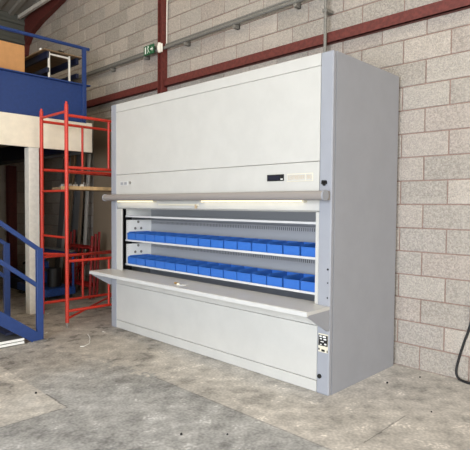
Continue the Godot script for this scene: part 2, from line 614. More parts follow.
func build_steelwork() -> void:
	# column on the gable; prism along y has (u, v) = (z, x)
	var st := mb()
	var o := i_section(0.10, 0.11, 0.012, Vector2(WZ + 0.05, -3.705))
	prism(st, o, 1, 0.0, 5.98)
	var c := part("steel_column", st, M.oxide)
	tag(c, "dark red steel column on the block wall behind the carousel", "column")
	# girt
	st = mb()
	for x in [[LX + 0.3, -3.765], [-3.645, RX]]:
		box(st, Vector3(x[0], 3.285, WZ + 0.004), Vector3(x[1], 3.295, WZ + 0.06))
		box(st, Vector3(x[0], 3.285, WZ + 0.05), Vector3(x[1], 3.40, WZ + 0.06))
	var g := part("steel_girt", st, M.oxide)
	tag(g, "long dark red steel rail running level along the block wall", "steel rail")
	# rafter with a curved haunch; prism along z has (u, v) = (x, y)
	st = mb()
	var out := PackedVector2Array([Vector2(LX + 0.01, 4.70), Vector2(LX + 0.09, 4.72), Vector2(-8.40, 4.93), Vector2(-8.11, 5.13), Vector2(-7.69, 5.24), Vector2(-6.82, 5.40), Vector2(AX, 7.56), Vector2(AX, 7.98), Vector2(LX + 0.01, 5.49)])
	prism(st, out, 2, WZ + 0.05, WZ + 0.06)
	for i in range(0, 6):
		var a := out[i]; var b := out[i + 1]
		quad(st, Vector3(a.x, a.y, WZ + 0.005), Vector3(b.x, b.y, WZ + 0.005), Vector3(b.x, b.y, WZ + 0.105), Vector3(a.x, a.y, WZ + 0.105), Vector3(0.3, -1, 0))
	var r := part("steel_rafter", st, M.oxide)
	tag(r, "dark red sloping roof rafter with curved haunch in the wall corner", "rafter")
	# corner stanchion on the left wall
	st = mb()
	prism(st, i_section(0.18, 0.12, 0.012, Vector2(-0.79, LX + 0.065)), 1, 0.0, 2.35)
	var s := part("steel_stanchion", st, M.oxide)
	tag(s, "dark red upright stanchion under the mezzanine beside the grey door", "column")
	# pale trunking under the roof
	var t := thing("cable_trunking", "pale grey trunking running under the roof past the red rafter", "trunking", Vector3(0, 5.53, -1.0))
	box_part("channel", Vector3(LX + 0.02, -0.05, -0.03), Vector3(-6.0, 0.02, 0.03), M.white_paint, t)
	for x in [-8.3, -7.1]:
		box_part("hanger", Vector3(x, 0.0, -0.01), Vector3(x + 0.03, roof_y(x) - 5.55, 0.01), M.galv, t, 0.0)
	# conduit pipe on brackets
	var p := thing("conduit_pipe", "grey level conduit pipe on small brackets along the block wall", "pipe", Vector3(0, 3.845, WZ + 0.065))
	tube_part("pipe", [Vector3(-7.9, 0, 0), Vector3(-3.0, 0.0, 0), Vector3(3.0, 0.0, 0)], 0.024, M.galv, p)
	tube_part("upper_pipe", [Vector3(-7.9, 0.055, -0.035), Vector3(3.0, 0.055, -0.035)], 0.016, M.galv, p)
	for k in 9:
		var x := -6.95 + k * 0.958 - 0.03
		st = mb()
		box(st, Vector3(x - 0.02, -0.07, -0.06), Vector3(x + 0.02, 0.08, -0.045))
		box(st, Vector3(x - 0.02, -0.07, -0.06), Vector3(x + 0.02, -0.03, 0.03))
		part("bracket", st, M.galv, p)
	# upright conduit in front of the girt
	var v := thing("upright_conduit", "thin grey upright conduit crossing the red rail above the carousel", "pipe", Vector3(-0.81, 0, WZ + 0.112))
	tube_part("pipe", [Vector3(0, 2.84, 0), Vector3(0, 5.6, 0)], 0.017, M.galv, v)
	for y in [2.95, 3.6, 4.6]:
		box_part("clip", Vector3(-0.03, y, -0.11), Vector3(0.03, y + 0.03, 0.02), M.galv, v, 0.0)
	# exit sign and emergency light
	var e := thing("exit_sign", "small green running-man exit sign beside the red column", "sign", Vector3(-3.95, 3.87, WZ + 0.125))
	box_part("panel", Vector3(-0.125, -0.07, -0.02), Vector3(0.125, 0.07, 0.0), M.green, e, 0.004)
	box_part("stand_off", Vector3(-0.03, 0.05, -0.12), Vector3(0.03, 0.068, -0.02), M.galv, e, 0.0)
	st = mb()   # figure, door and arrow
	box(st, Vector3(-0.09, -0.05, 0.0), Vector3(-0.062, 0.05, 0.003))
	box(st, Vector3(-0.02, 0.03, 0.0), Vector3(0.005, 0.055, 0.003))
	bar(st, Vector3(-0.01, 0.025, 0.0015), Vector3(0.0, -0.015, 0.0015), 0.003, 0.022, Vector3.FORWARD)
	bar(st, Vector3(0.0, -0.01, 0.0015), Vector3(0.03, -0.05, 0.0015), 0.012, 0.003)
	bar(st, Vector3(0.0, -0.01, 0.0015), Vector3(-0.025, -0.05, 0.0015), 0.012, 0.003)
	box(st, Vector3(0.05, -0.01, 0.0), Vector3(0.085, 0.01, 0.003))
	tri(st, Vector3(0.085, -0.035, 0.003), Vector3(0.085, 0.035, 0.003), Vector3(0.115, 0.0, 0.003), Vector3.BACK)
	part("pictogram", st, M.white, e)
	var b := thing("emergency_light", "small cream emergency light fixed to the red column", "light", Vector3(-3.66, 3.835, WZ + 0.108))
	st = mb()
	for k in 8:
		tube(st, [Vector3(0, -0.07 + k * 0.0175, 0.03), Vector3(0, -0.07 + (k + 1) * 0.0175, 0.03)], 0.018 + 0.018 * sin(PI * (k + 0.5) / 8.0), 14)
	part("housing", st, M.white_paint, b)
	box_part("back_plate", Vector3(-0.04, -0.06, 0.0), Vector3(0.04, 0.06, 0.02), M.white_paint, b)
	var w := thing("white_cable", "thin white cable rising beside the red column above the emergency light", "cable", Vector3(-3.65, 3.87, WZ + 0.03))
	tube_part("wire", [Vector3(0.02, 0, 0), Vector3(0.02, 0.35, 0), Vector3(0.03, 0.9, 0), Vector3(0.06, 1.6, 0)], 0.009, M.white_paint, w, 8)
	# grey door in the left wall
	var d := structure("door_1")
	box_part("leaf", Vector3(LX, 0.02, -0.66), Vector3(LX + 0.04, 2.42, 0.4), M.board_pale, d)
	box_part("door_handle", Vector3(LX + 0.04, 1.0, 0.25), Vector3(LX + 0.09, 1.03, 0.37), M.steel, d)

# ---------------------------------------------------------------- the carousel
func build_carousel() -> void:
	var c := thing("storage_carousel", "tall cream and grey vertical storage carousel with an open hatch", "storage carousel")
	var LP := -W + 0.111     # inner edges of the posts
	var RP := -0.12
	# casing
	box_part("side_panel", Vector3(-0.025, 0, -D), Vector3(0, H, -0.05), M.grey, c, 0.0)
	box_part("side_panel", Vector3(-W, 0, -D), Vector3(-W + 0.025, H, -0.05), M.grey, c, 0.0)
	box_part("back_panel", Vector3(-W + 0.025, 0, -D), Vector3(-0.025, H, -D + 0.02), M.grey, c, 0.0)
	box_part("top_panel", Vector3(-W + 0.025, H - 0.02, -D + 0.02), Vector3(-0.025, H - 0.002, -0.02), M.grey, c, 0.0)
	var rp := box_part("front_post", Vector3(RP, 0, -0.05), Vector3(0, H, 0), M.grey, c, 0.009)
	var lp := box_part("front_post", Vector3(-W, 0, -0.05), Vector3(LP, H, 0), M.grey, c, 0.005)
	# front sheets with open seams
	box_part("header_panel", Vector3(LP + 0.001, 2.693, -0.03), Vector3(RP - 0.001, H - 0.001, -0.001), M.cream, c, 0.003)
	box_part("upper_panel", Vector3(LP + 0.001, 1.921, -0.03), Vector3(RP - 0.001, 2.690, -0.001), M.cream, c, 0.003)
	var hd := box_part("hatch_panel", Vector3(LP + 0.001, 1.61, -0.03), Vector3(RP - 0.001, 1.917, 0.0), M.cream, c, 0.003)
	box_part("lower_panel", Vector3(LP + 0.001, 0.103, -0.03), Vector3(RP - 0.001, 0.558, -0.004), M.cream, c, 0.003)
	box_part("apron_panel", Vector3(LP + 0.001, 0.562, -0.03), Vector3(RP - 0.001, 0.70, -0.004), M.cream, c, 0.003)
	box_part("kick_panel", Vector3(LP + 0.001, 0.004, -0.03), Vector3(RP - 0.001, 0.099, -0.002), M.cream, c, 0.003)
	# rounded bumper rail under the hatch panel
	var st := mb()
	var out := PackedVector2Array()   # (y, z)
	for k in 13:
		var a := -PI / 2 + PI * k / 12.0
		out.append(Vector2(1.636 + 0.038 * sin(a), 0.085 + 0.038 * cos(a)))
	out.append(Vector2(1.672, 0.0)); out.append(Vector2(1.600, 0.0))
	prism(st, out, 0, -W, -0.015)
	var br := part("bumper_rail", st, M.bumper, c)
	for x in [[-W - 0.012, -W], [-0.015, 0.0]]:
		tube_part("end_cap", [Vector3(x[0], 1.636, 0.082), Vector3(x[1], 1.636, 0.082)], 0.044, M.grey, br, 24)
	# lamp trough above the opening
	st = mb()
	prism(st, PackedVector2Array([Vector2(1.50, -0.045), Vector2(1.515, -0.02), Vector2(1.60, -0.012), Vector2(1.612, -0.012), Vector2(1.612, -0.045)]), 0, LP + 0.001, RP - 0.001)
	var tr := part("lamp_trough", st, M.cream, c)
	for x in [[-3.10, -2.35], [-1.55, -0.26]]:
		var x0: float = x[0]
		var x1: float = x[1]
		tube_part("fluorescent_tube", [Vector3(x0, 1.594, 0.02), Vector3(x1, 1.594, 0.02)], 0.008, M.lamp, tr, 12)
		for e in [x0, x1]:
			box_part("lamp_holder", Vector3(e - 0.012, 1.578, -0.012), Vector3(e + 0.012, 1.612, 0.03), M.plate, tr, 0.002)
		var l := AreaLight3D.new()
		l.name = "lamp_glow"
		l.area_size = Vector2(x1 - x0, 0.012)
		l.area_normalize_energy = false
		l.light_energy = 1.2
		l.light_color = c8(255, 238, 200)
		l.shadow_enabled = true
		l.area_range = 30.0
		l.position = Vector3((x0 + x1) / 2.0, 1.584, 0.016)
		l.rotation = Vector3(-PI / 2 + 0.35, 0, 0)
		add_child(l)
	var bk := box_part("lamp_starter", Vector3(-2.30, 1.545, -0.018), Vector3(-1.62, 1.565, 0.0), M.plate, tr, 0.003)
	box_part("pull_switch", Vector3(-1.66, 1.515, -0.016), Vector3(-1.645, 1.56, 0.012), M.tan_print, tr, 0.002)
	# opening jambs and a black strip at each side
	box_part("jamb", Vector3(LP + 0.001, 0.738, -0.03), Vector3(LP + 0.11, 1.50, -0.006), M.cream, c, 0.003)
	box_part("jamb", Vector3(RP - 0.034, 0.738, -0.03), Vector3(RP - 0.001, 1.50, -0.006), M.cream, c, 0.003)
	box_part("black_strip", Vector3(-3.24, 0.70, -0.2), Vector3(-3.118, 1.60, -0.11), M.black, c, 0.0)
	box_part("black_strip", Vector3(-0.185, 0.70, -0.2), Vector3(-0.08, 1.60, -0.11), M.black, c, 0.0)
	# shaft behind the carriers
	box_part("shaft_lining", Vector3(LP - 0.03, 0.1, -0.56), Vector3(RP + 0.03, 2.7, -0.545), M.grey, c, 0.0)
	# carriers
	var XL := -3.115
	var XR := -0.19
	for n in 4:
		var y := 1.409 - (n - 0) * 0.302 if n < 3 else 0.503
		if n == 3: y = 1.409 + 0.302
		st = mb()
		box(st, Vector3(XL, y - 0.014, -0.50), Vector3(XR, y - 0.004, -0.105), 0.0)
		box(st, Vector3(XL, y - 0.014, -0.108), Vector3(XR, y + 0.007, -0.100), 0.002)
		var sh := part("carrier_shelf", st, M.white_metal, c)
		for x in [[XL, XL + 0.008], [XR - 0.008, XR]]:
			var ep := box_part("end_panel", Vector3(x[0], y - 0.004, -0.50), Vector3(x[1], y + 0.25, -0.115), M.white, sh, 0.0)
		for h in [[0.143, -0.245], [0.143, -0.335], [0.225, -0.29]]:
			tube_part("hole_disc", [Vector3(XL + 0.007, y + h[0], h[1]), Vector3(XL + 0.011, y + h[0], h[1])], 0.017, M.galv, sh, 12)  # grey discs drawn for open holes, their shade put into the colour
		for h in 9:
			tube_part("slot", [Vector3(XL + 0.007, y + 0.02 + h * 0.026, -0.135), Vector3(XL + 0.009, y + 0.02 + h * 0.026, -0.135)], 0.003, M.dark, sh, 6)
		box_part("carrier_back", Vector3(XL + 0.008, y - 0.004, -0.50), Vector3(XR - 0.008, y + 0.245, -0.492), M.back_grey, sh, 0.0)
		# row of punched slots along the top of the back
		st = mb()
		for k in 113:
			var x := XL + 0.03 + k * 0.025
			box(st, Vector3(x, y + 0.20, -0.493), Vector3(x + 0.006, y + 0.232, -0.4908))
		var sl := part("punched_slots", st, M.dark, sh)
		sl.set_meta("kind", "stuff")
	# worktop with sloping end brackets
	st = mb()
	prism(st, PackedVector2Array([Vector2(0.737, 0.0), Vector2(0.737, 0.300), Vector2(0.731, 0.308), Vector2(0.700, 0.308), Vector2(0.696, 0.300), Vector2(0.708, 0.290), Vector2(0.712, 0.0)]), 0, -W + 0.0, -0.0)
	var wt := part("worktop", st, M.counter, c)
	box_part("worktop_rear", Vector3(LP, 0.712, -0.10), Vector3(RP, 0.737, 0.0), M.counter, wt, 0.002)
	for x in [[-0.014, -0.001], [-W + 0.001, -W + 0.014]]:
		st = mb()
		prism(st, PackedVector2Array([Vector2(0.735, 0.001), Vector2(0.735, 0.300), Vector2(0.700, 0.304), Vector2(0.538, 0.03), Vector2(0.538, 0.001)]), 0, x[0], x[1])
		part("bracket", st, M.grey, wt)
	# nameplates, display, fittings
	var ds := box_part("display", Vector3(-0.680, 1.768, 0.0), Vector3(-0.486, 1.826, 0.006), M.black, c, 0.003)
	box_part("screen", Vector3(-0.665, 1.778, 0.006), Vector3(-0.53, 1.817, 0.008), mat(c8(40, 40, 52), 0.15), ds, 0.0)
	box_part("button", Vector3(-0.520, 1.778, 0.006), Vector3(-0.496, 1.788, 0.010), M.white, ds, 0.001)
	var np := box_part("name_plate", Vector3(-0.452, 1.758, 0.0), Vector3(-0.180, 1.826, 0.004), M.plate, c, 0.002)
	box_part("plate_face", Vector3(-0.446, 1.764, 0.004), Vector3(-0.258, 1.820, 0.005), M.cream, np, 0.0)
	box_part("plate_face", Vector3(-0.252, 1.764, 0.004), Vector3(-0.186, 1.820, 0.005), M.cream, np, 0.0)
	for w in [["LEKTRIEVER", -0.352, 0.17], ["80", -0.219, 0.045]]:
		var tm := TextMesh.new()
		var f := SystemFont.new()
		f.font_names = PackedStringArray(["Droid Sans"])
		tm.font = f
		tm.text = w[0]
		tm.font_size = 32
		tm.pixel_size = 0.001
		tm.depth = 0.001
		var wide: float = tm.get_aabb().size.x
		var l := put("lettering", tm, M.tan_print, np)
		var s: float = w[2] / wide
		l.scale = Vector3(s, s * (1.35 if w[0] != "80" else 1.0), 1)
		l.position = Vector3(w[1], 1.792, 0.0056)
	var mp := box_part("maker_plate", Vector3(-3.075, 1.782, 0.0), Vector3(-2.905, 1.838, 0.004), M.counter, c, 0.002)
	for x in [-3.055, -2.975]:
		box_part("print", Vector3(x, 1.795, 0.004), Vector3(x + 0.055, 1.825, 0.005), M.back_grey, mp, 0.0)
	tube_part("key_lock", [Vector3(-2.85, 1.815, 0.0), Vector3(-2.85, 1.815, 0.012)], 0.016, M.steel, c, 14)
	st = mb()
	for k in [[-0.015, 0.0], [0.015, 0.0], [0.0, -0.012], [0.012, 0.012], [-0.012, 0.013]]:
		tube(st, [Vector3(-0.066 + k[0], 1.738 + k[1], 0.0), Vector3(-0.066 + k[0], 1.738 + k[1], 0.016)], 0.011, 10)
	part("rotary_knob", st, M.black, rp)
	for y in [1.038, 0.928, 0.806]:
		tube_part("bolt", [Vector3(-0.022, y, 0.0), Vector3(-0.022, y, 0.004)], 0.009 if y > 1.0 else 0.006, M.black, rp, 12)  # black discs drawn for holes in the post, the dark inside painted
	tube_part("lock", [Vector3(-0.086, 0.148, 0.0), Vector3(-0.086, 0.148, 0.012)], 0.018, M.black, rp, 16)
	var pl := box_part("warning_label", Vector3(-0.104, 0.352, 0.0), Vector3(-0.010, 0.505, 0.002), M.plate, rp, 0.0)
	st = mb()
	box(st, Vector3(-0.102, 0.405, 0.002), Vector3(-0.012, 0.494, 0.003))
	box(st, Vector3(-0.102, 0.366, 0.002), Vector3(-0.09, 0.382, 0.003))
	box(st, Vector3(-0.072, 0.358, 0.002), Vector3(-0.04, 0.376, 0.003))
	box(st, Vector3(-0.02, 0.355, 0.002), Vector3(-0.012, 0.375, 0.003))
	part("black_print", st, M.black, pl)
	st = mb()
	for k in [[-0.092, 0.476, 0.022, 0.012], [-0.06, 0.474, 0.03, 0.014], [-0.088, 0.458, 0.02, 0.008], [-0.052, 0.456, 0.026, 0.01], [-0.08, 0.436, 0.03, 0.007], [-0.044, 0.416, 0.02, 0.012], [-0.088, 0.412, 0.018, 0.006]]:
		box(st, Vector3(k[0], k[1], 0.003), Vector3(k[0] + k[2], k[1] + k[3], 0.004))
	part("pale_print", st, M.white, pl)

# ---------------------------------------------------------------- shelf bins
func build_bins() -> void:
	var w := 0.1935
	var v := 0.184   # outside width of the body
	var st := mb()
	var t := 0.004
	var d := 0.30
	# (x) sides with a lowered front, origin at the middle of the front bottom edge
	for s in [-1, 1]:
		var x0: float = s * (v / 2 - 0.003)
		prism(st, PackedVector2Array([Vector2(0.0, 0.0), Vector2(0.09, 0.004), Vector2(0.105, -0.03), Vector2(0.105, -d), Vector2(0.0, -d)]), 0, x0, x0 - s * t)
	box(st, Vector3(-v / 2 + 0.004, 0, -d + 0.004), Vector3(v / 2 - 0.004, t, -0.002))
	box(st, Vector3(-v / 2 + 0.003, 0, -d), Vector3(v / 2 - 0.003, 0.105, -d + t))
	box(st, Vector3(-v / 2 + 0.003, 0, -0.004), Vector3(v / 2 - 0.003, 0.085, 0.001), 0.002)
	var body := finish(st)
	st = mb()
	box(st, Vector3(-v / 2 + 0.001, 0.083, -0.004), Vector3(v / 2 - 0.001, 0.091, 0.006), 0.002)
	for s in [-1, 1]:
		var x: float = s * (v / 2 - 0.0035)
		box(st, Vector3(x - 0.003, 0.102, -d), Vector3(x + 0.003, 0.108, -0.03), 0.001)
	box(st, Vector3(-v / 2 + 0.001, 0.102, -d - 0.002), Vector3(v / 2 - 0.001, 0.108, -d + 0.005), 0.001)
	var rim := finish(st)
	st = mb()
	box(st, Vector3(-0.045, 0.03, 0.001), Vector3(0.045, 0.06, 0.003), 0.001)
	var holder := finish(st)
	var XL := -3.105
	for row in 2:
		var y := 1.107 if row == 0 else 0.805
		for n in 15:
			var o := thing("shelf_bin", "open blue plastic bin in the row on the upper loaded shelf" if row == 0 else "open blue plastic bin in the row on the lower loaded shelf", "bin", Vector3(XL + w * (n + 0.5), y - 0.004, -0.122 - rng.randf() * 0.01), "blue bins on the upper loaded shelf" if row == 0 else "blue bins on the lower loaded shelf")
			put("body", body, M.bin, o)
			put("rim", rim, M.bin, o)
			put("label_holder", holder, M.bin, o)

# ---------------------------------------------------------------- mezzanine and stairs
func build_mezzanine() -> void:
	var m := thing("mezzanine", "mezzanine floor with blue edge beam, cream fascia and blue guard rail", "mezzanine")
	var z1 := 6.5
	box_part("deck", Vector3(LX, 3.24, -0.33), Vector3(XM - 0.03, 3.30, z1), M.ply, m, 0.0)
	box_part("soffit", Vector3(LX, 2.62, -0.42), Vector3(XM - 0.05, 2.66, z1), M.chip, m, 0.0)
	box_part("deck", Vector3(LX, 3.24, WZ + 0.075), Vector3(-6.35, 3.30, -0.39), M.ply, m, 0.0)  # unseen extension to the wall, added to darken the space below
	box_part("soffit", Vector3(LX, 2.62, WZ + 0.01), Vector3(-6.35, 2.66, -0.49), M.chip, m, 0.0)  # unseen extension too, added to shade the store below
	for z in [-0.36, 0.9, 2.4, 3.8, 5.2]:
		box_part("joist", Vector3(LX, 2.36, z), Vector3(XM - 0.08, 2.62, z + 0.08), M.dark_blue, m, 0.0)
	var eb := box_part("edge_beam", Vector3(XM - 0.03, 2.78, -0.38), Vector3(XM, 3.315, z1), M.blue, m, 0.004)
	box_part("top_flange", Vector3(XM - 0.06, 3.315, -0.44), Vector3(XM + 0.04, 3.335, z1), M.blue, eb, 0.003)
	box_part("bottom_flange", Vector3(XM - 0.06, 2.765, -0.38), Vector3(XM + 0.02, 2.785, z1), M.blue, eb, 0.003)
	box_part("end_beam", Vector3(LX, 2.80, -0.38), Vector3(XM - 0.03, 3.24, -0.34), M.blue, m, 0.0)
	box_part("fascia_board", Vector3(XM - 0.02, 2.335, -0.48), Vector3(XM + 0.012, 2.775, z1), M.fascia, m, 0.003)
	box_part("fascia_end", Vector3(LX, 2.335, -0.48), Vector3(XM - 0.02, 2.62, -0.45), M.board_grey, m, 0.003)
	for z in [0.33]:
		box_part("column", Vector3(XM - 0.16, 0, z), Vector3(XM - 0.015, 2.335, z + 0.145), M.white_paint, m, 0.004)
	# guard rail
	var hr := tube_part("guard_rail", [Vector3(XM + 0.01, 3.865, -0.43), Vector3(XM + 0.01, 3.865, z1)], 0.024, M.blue, m)
	for z in [-0.345, 1.5, 3.2, 5.0]:
		box_part("post", Vector3(XM, 2.80, z - 0.03), Vector3(XM + 0.035, 3.86, z + 0.03), M.blue, hr, 0.003)
	# things standing on it
	var b := thing("cardboard_box", "large plain tan cardboard box at the edge of the mezzanine", "box", Vector3(-5.15, 3.30, 0.40))
	box_part("carton", Vector3(-0.25, 0, 0), Vector3(0.25, 0.49, 0.95), M.card, b, 0.006)
	box_part("flap", Vector3(-0.24, 0.49, 0.01), Vector3(0.24, 0.496, 0.94), M.card, b, 0.0)
	var t := thing("work_bench", "dark blue framed bench with pale legs on the mezzanine", "bench", Vector3(-4.9, 3.30, 0))
	box_part("bench_top", Vector3(-1.9, 0.505, -0.49), Vector3(0.02, 0.525, 0.13), M.old_wood, t, 0.003)
	for z in [0.05, -0.42]:
		box_part("top_rail", Vector3(-1.9, 0.41, z - 0.02), Vector3(-0.02, 0.505, z + 0.02), M.dark_blue, t, 0.002)
		box_part("lower_rail", Vector3(-1.9, 0.20, z - 0.02), Vector3(-0.02, 0.27, z + 0.02), M.dark_blue, t, 0.002)
	for x in [-0.02, -1.85]:
		for z in [0.03, -0.29]:
			box_part("leg", Vector3(x - 0.03, 0.0, z - 0.012), Vector3(x, 0.505, z + 0.012), M.white_paint, t, 0.002)
		box_part("cross_bar", Vector3(x - 0.03, 0.46, -0.29), Vector3(x - 0.002, 0.485, 0.03), M.white_paint, t, 0.002)
	var k := thing("black_lamp_box", "small black block lying on the blue bench top", "block", Vector3(-5.1, 3.825, -0.22))
	box_part("case", Vector3(-0.06, 0, -0.05), Vector3(0.06, 0.07, 0.05), M.black, k, 0.006)
	box_part("tab", Vector3(-0.02, 0.07, -0.02), Vector3(0.02, 0.085, 0.02), M.black, k, 0.002)
	var cn := thing("white_bottle_cap", "tiny white cap on the corner of the blue bench", "cap", Vector3(-5.05, 3.825, 0.10))
	tube_part("cap", [Vector3(0, 0, 0), Vector3(0, 0.03, 0)], 0.02, M.white, cn, 14)
	tube_part("crown", [Vector3(0, 0.03, 0), Vector3(0, 0.04, 0)], 0.014, M.white, cn, 14)

func build_stairs() -> void:
	var s := thing("staircase", "blue steel staircase with handrails leading up to the mezzanine", "staircase")
	var sl := 0.74
	var z0 := 0.94
	var z1 := 5.0
	for x in [-3.26, -4.21]:
		var st := mb()
		# stringer: (y, z) outline
		prism(st, PackedVector2Array([Vector2(0.0, z0), Vector2(0.055, z0 - 0.03), Vector2(0.055 + sl * (z1 - z0), z1), Vector2(-0.17 + sl * (z1 - z0 - 0.03), z1), Vector2(0.0, z0 + 0.1)]), 0, x - 0.03, x + 0.03)
		part("stringer", st, M.blue, s)
		var hr := mb()
		bar(hr, Vector3(x, 1.03, z0), Vector3(x, 1.03 + sl * (z1 - z0), z1), 0.04, 0.045)
		part("handrail", hr, M.blue, s)
		hr = mb()
		bar(hr, Vector3(x, 0.61, z0), Vector3(x, 0.61 + sl * (z1 - z0), z1), 0.04, 0.045)
		part("mid_rail", hr, M.blue, s)
		for z in [z0, z0 + 1.3, z0 + 2.6, z0 + 3.9]:
			box_part("post", Vector3(x - 0.025, sl * (z - z0), z - 0.035), Vector3(x + 0.025, 1.05 + sl * (z - z0), z + 0.035), M.blue, s, 0.003)
		box_part("foot_plate", Vector3(x - 0.05, 0.0, z0 - 0.06), Vector3(x + 0.05, 0.008, z0 + 0.09), M.galv, s, 0.0)
	for k in 14:
		var z := z0 + 0.12 + k * 0.27
		var y := 0.05 + sl * (z - z0)
		box_part("tread", Vector3(-4.18, y - 0.03, z), Vector3(-3.29, y, z + 0.24), M.dark_blue, s, 0.003)
	# white boards lying on the floor under it
	for k in 2:
		var b := thing("white_sheet", "white edged flat sheet under the stairs, lower of the two" if k == 0 else "white edged flat sheet under the stairs, upper of the two", "sheet", Vector3(-3.2, 0.012 + k * 0.034, 1.14))
		box_part("edge_strip", Vector3(-0.012, 0.0, 0.0), Vector3(0.0, 0.026, 1.6), M.white, b, 0.002)
		box_part("board", Vector3(-0.72, 0.0, 0.0), Vector3(-0.012, 0.025, 1.6), M.board_grey, b, 0.002)
		if k == 0:
			for z in [0.2, 1.2]:
				box_part("batten", Vector3(-0.7, -0.012, z), Vector3(-0.05, 0.0, z + 0.05), M.old_wood, b, 0.0)
		else:
			for z in [0.2, 1.2]:
				box_part("batten", Vector3(-0.7, -0.008, z), Vector3(-0.05, 0.0, z + 0.05), M.old_wood, b, 0.0)

# ---------------------------------------------------------------- scaffold tower
func build_scaffold() -> void:
	var s := thing("scaffold_tower", "bright red tubular scaffold tower beside the carousel", "scaffold tower", Vector3(-3.59, 0, 0.44))
	var xs := [0.0, -0.70]
	var zs := [0.0, -1.19]
	for x in xs:
		for z in zs:
			var l := tube_part("leg", [Vector3(x, 0.06, z), Vector3(x, 2.79, z)], 0.024, M.red, s, 14)
			tube_part("foot", [Vector3(x, 0.0, z), Vector3(x, 0.12, z)], 0.020, M.galv, l, 12)
			tube_part("spigot", [Vector3(x, 2.79, z), Vector3(x, 2.82, z)], 0.015, M.red, l, 10)
			tube_part("joint_collar", [Vector3(x, 1.40, z), Vector3(x, 1.47, z)], 0.028, M.red, l, 14)
		for y in [0.205, 0.835, 2.01, 2.655]:
			tube_part("rail", [Vector3(x, y, 0.0), Vector3(x, y, -1.19)], 0.019, M.red, s)
		for y in [[0.205, 0.835], [2.01, 2.655]]:
			tube_part("strut", [Vector3(x, y[0], -0.595), Vector3(x, y[1], -0.595)], 0.016, M.red, s)
	# ties across and braces
	for z in zs:
		for y in [1.13, 1.72]:
			tube_part("tie", [Vector3(0, y, z), Vector3(-0.70, y, z)], 0.015, M.red, s)
	tube_part("tie", [Vector3(0, 2.70, 0), Vector3(-0.70, 2.70, 0)], 0.017, M.red, s)
	tube_part("tie", [Vector3(0, 0.92, 0), Vector3(-0.70, 0.88, 0)], 0.017, M.red, s)
	tube_part("brace", [Vector3(0, 0.12, -0.03), Vector3(-0.70, 0.205, -1.16)], 0.015, M.red, s)
	tube_part("brace", [Vector3(0, 1.95, -0.03), Vector3(-0.70, 1.98, -1.16)], 0.015, M.red, s)
	tube_part("brace", [Vector3(0.0, 0.90, 0.0), Vector3(-0.70, 0.86, -1.19)], 0.015, M.red, s)
	# plank resting on the ties
	var p := box_part("scaffold_plank", Vector3(-3.83, 1.737, -0.82), Vector3(-3.62, 1.782, 0.40), M.wood, null, 0.003)
	tag(p, "pale wooden plank lying inside the red scaffold tower", "plank")
	p = box_part("scaffold_plank", Vector3(-4.12, 1.737, -0.80), Vector3(-3.88, 1.772, 0.38), M.old_wood, null, 0.003)
	tag(p, "darker worn plank lying inside the red scaffold tower behind the pale one", "plank")
	# couplers on the planks
	var spots := [[-3.95, 0.22, 0.2], [-4.01, 0.10, 1.1], [-4.03, 0.26, 2.0], [-3.94, 0.05, 2.8], [-3.98, -0.06, 0.6]]
	for k in spots:
		var c := thing("scaffold_coupler", "small dull steel coupler lying on the worn scaffold plank", "coupler", Vector3(k[0], 1.772, k[1]), "couplers on the scaffold plank")
		c.rotation.y = k[2]
		tube_part("clamp_ring", [Vector3(-0.03, 0.026, 0), Vector3(0.03, 0.026, 0)], 0.026, M.steel, c, 10)
		tube_part("bolt", [Vector3(0, 0.01, 0.02), Vector3(0, 0.075, 0.035)], 0.008, M.steel, c, 8)
		box_part("flap", Vector3(-0.02, 0.0, -0.05), Vector3(0.02, 0.02, -0.015), M.steel, c, 0.002)

# ---------------------------------------------------------------- what is stored in the corner
func leaning_board(label: String, x0: float, x1: float, h: float, zfoot: float, thick: float, m: Material, lean := 0.05, side := 0.0) -> void:
	var o := thing("leaning_board", label, "board", Vector3((x0 + x1) / 2.0, 0, zfoot))
	var b := box_part("sheet", Vector3(-(x1 - x0) / 2.0, 0, -thick), Vector3((x1 - x0) / 2.0, h, 0), m, o, 0.003)
	box_part("edge_tape", Vector3(-(x1 - x0) / 2.0 - 0.004, 0.01, -thick), Vector3(-(x1 - x0) / 2.0, h - 0.01, 0), m, o, 0.0)
	o.rotation = Vector3(-lean, 0, side)

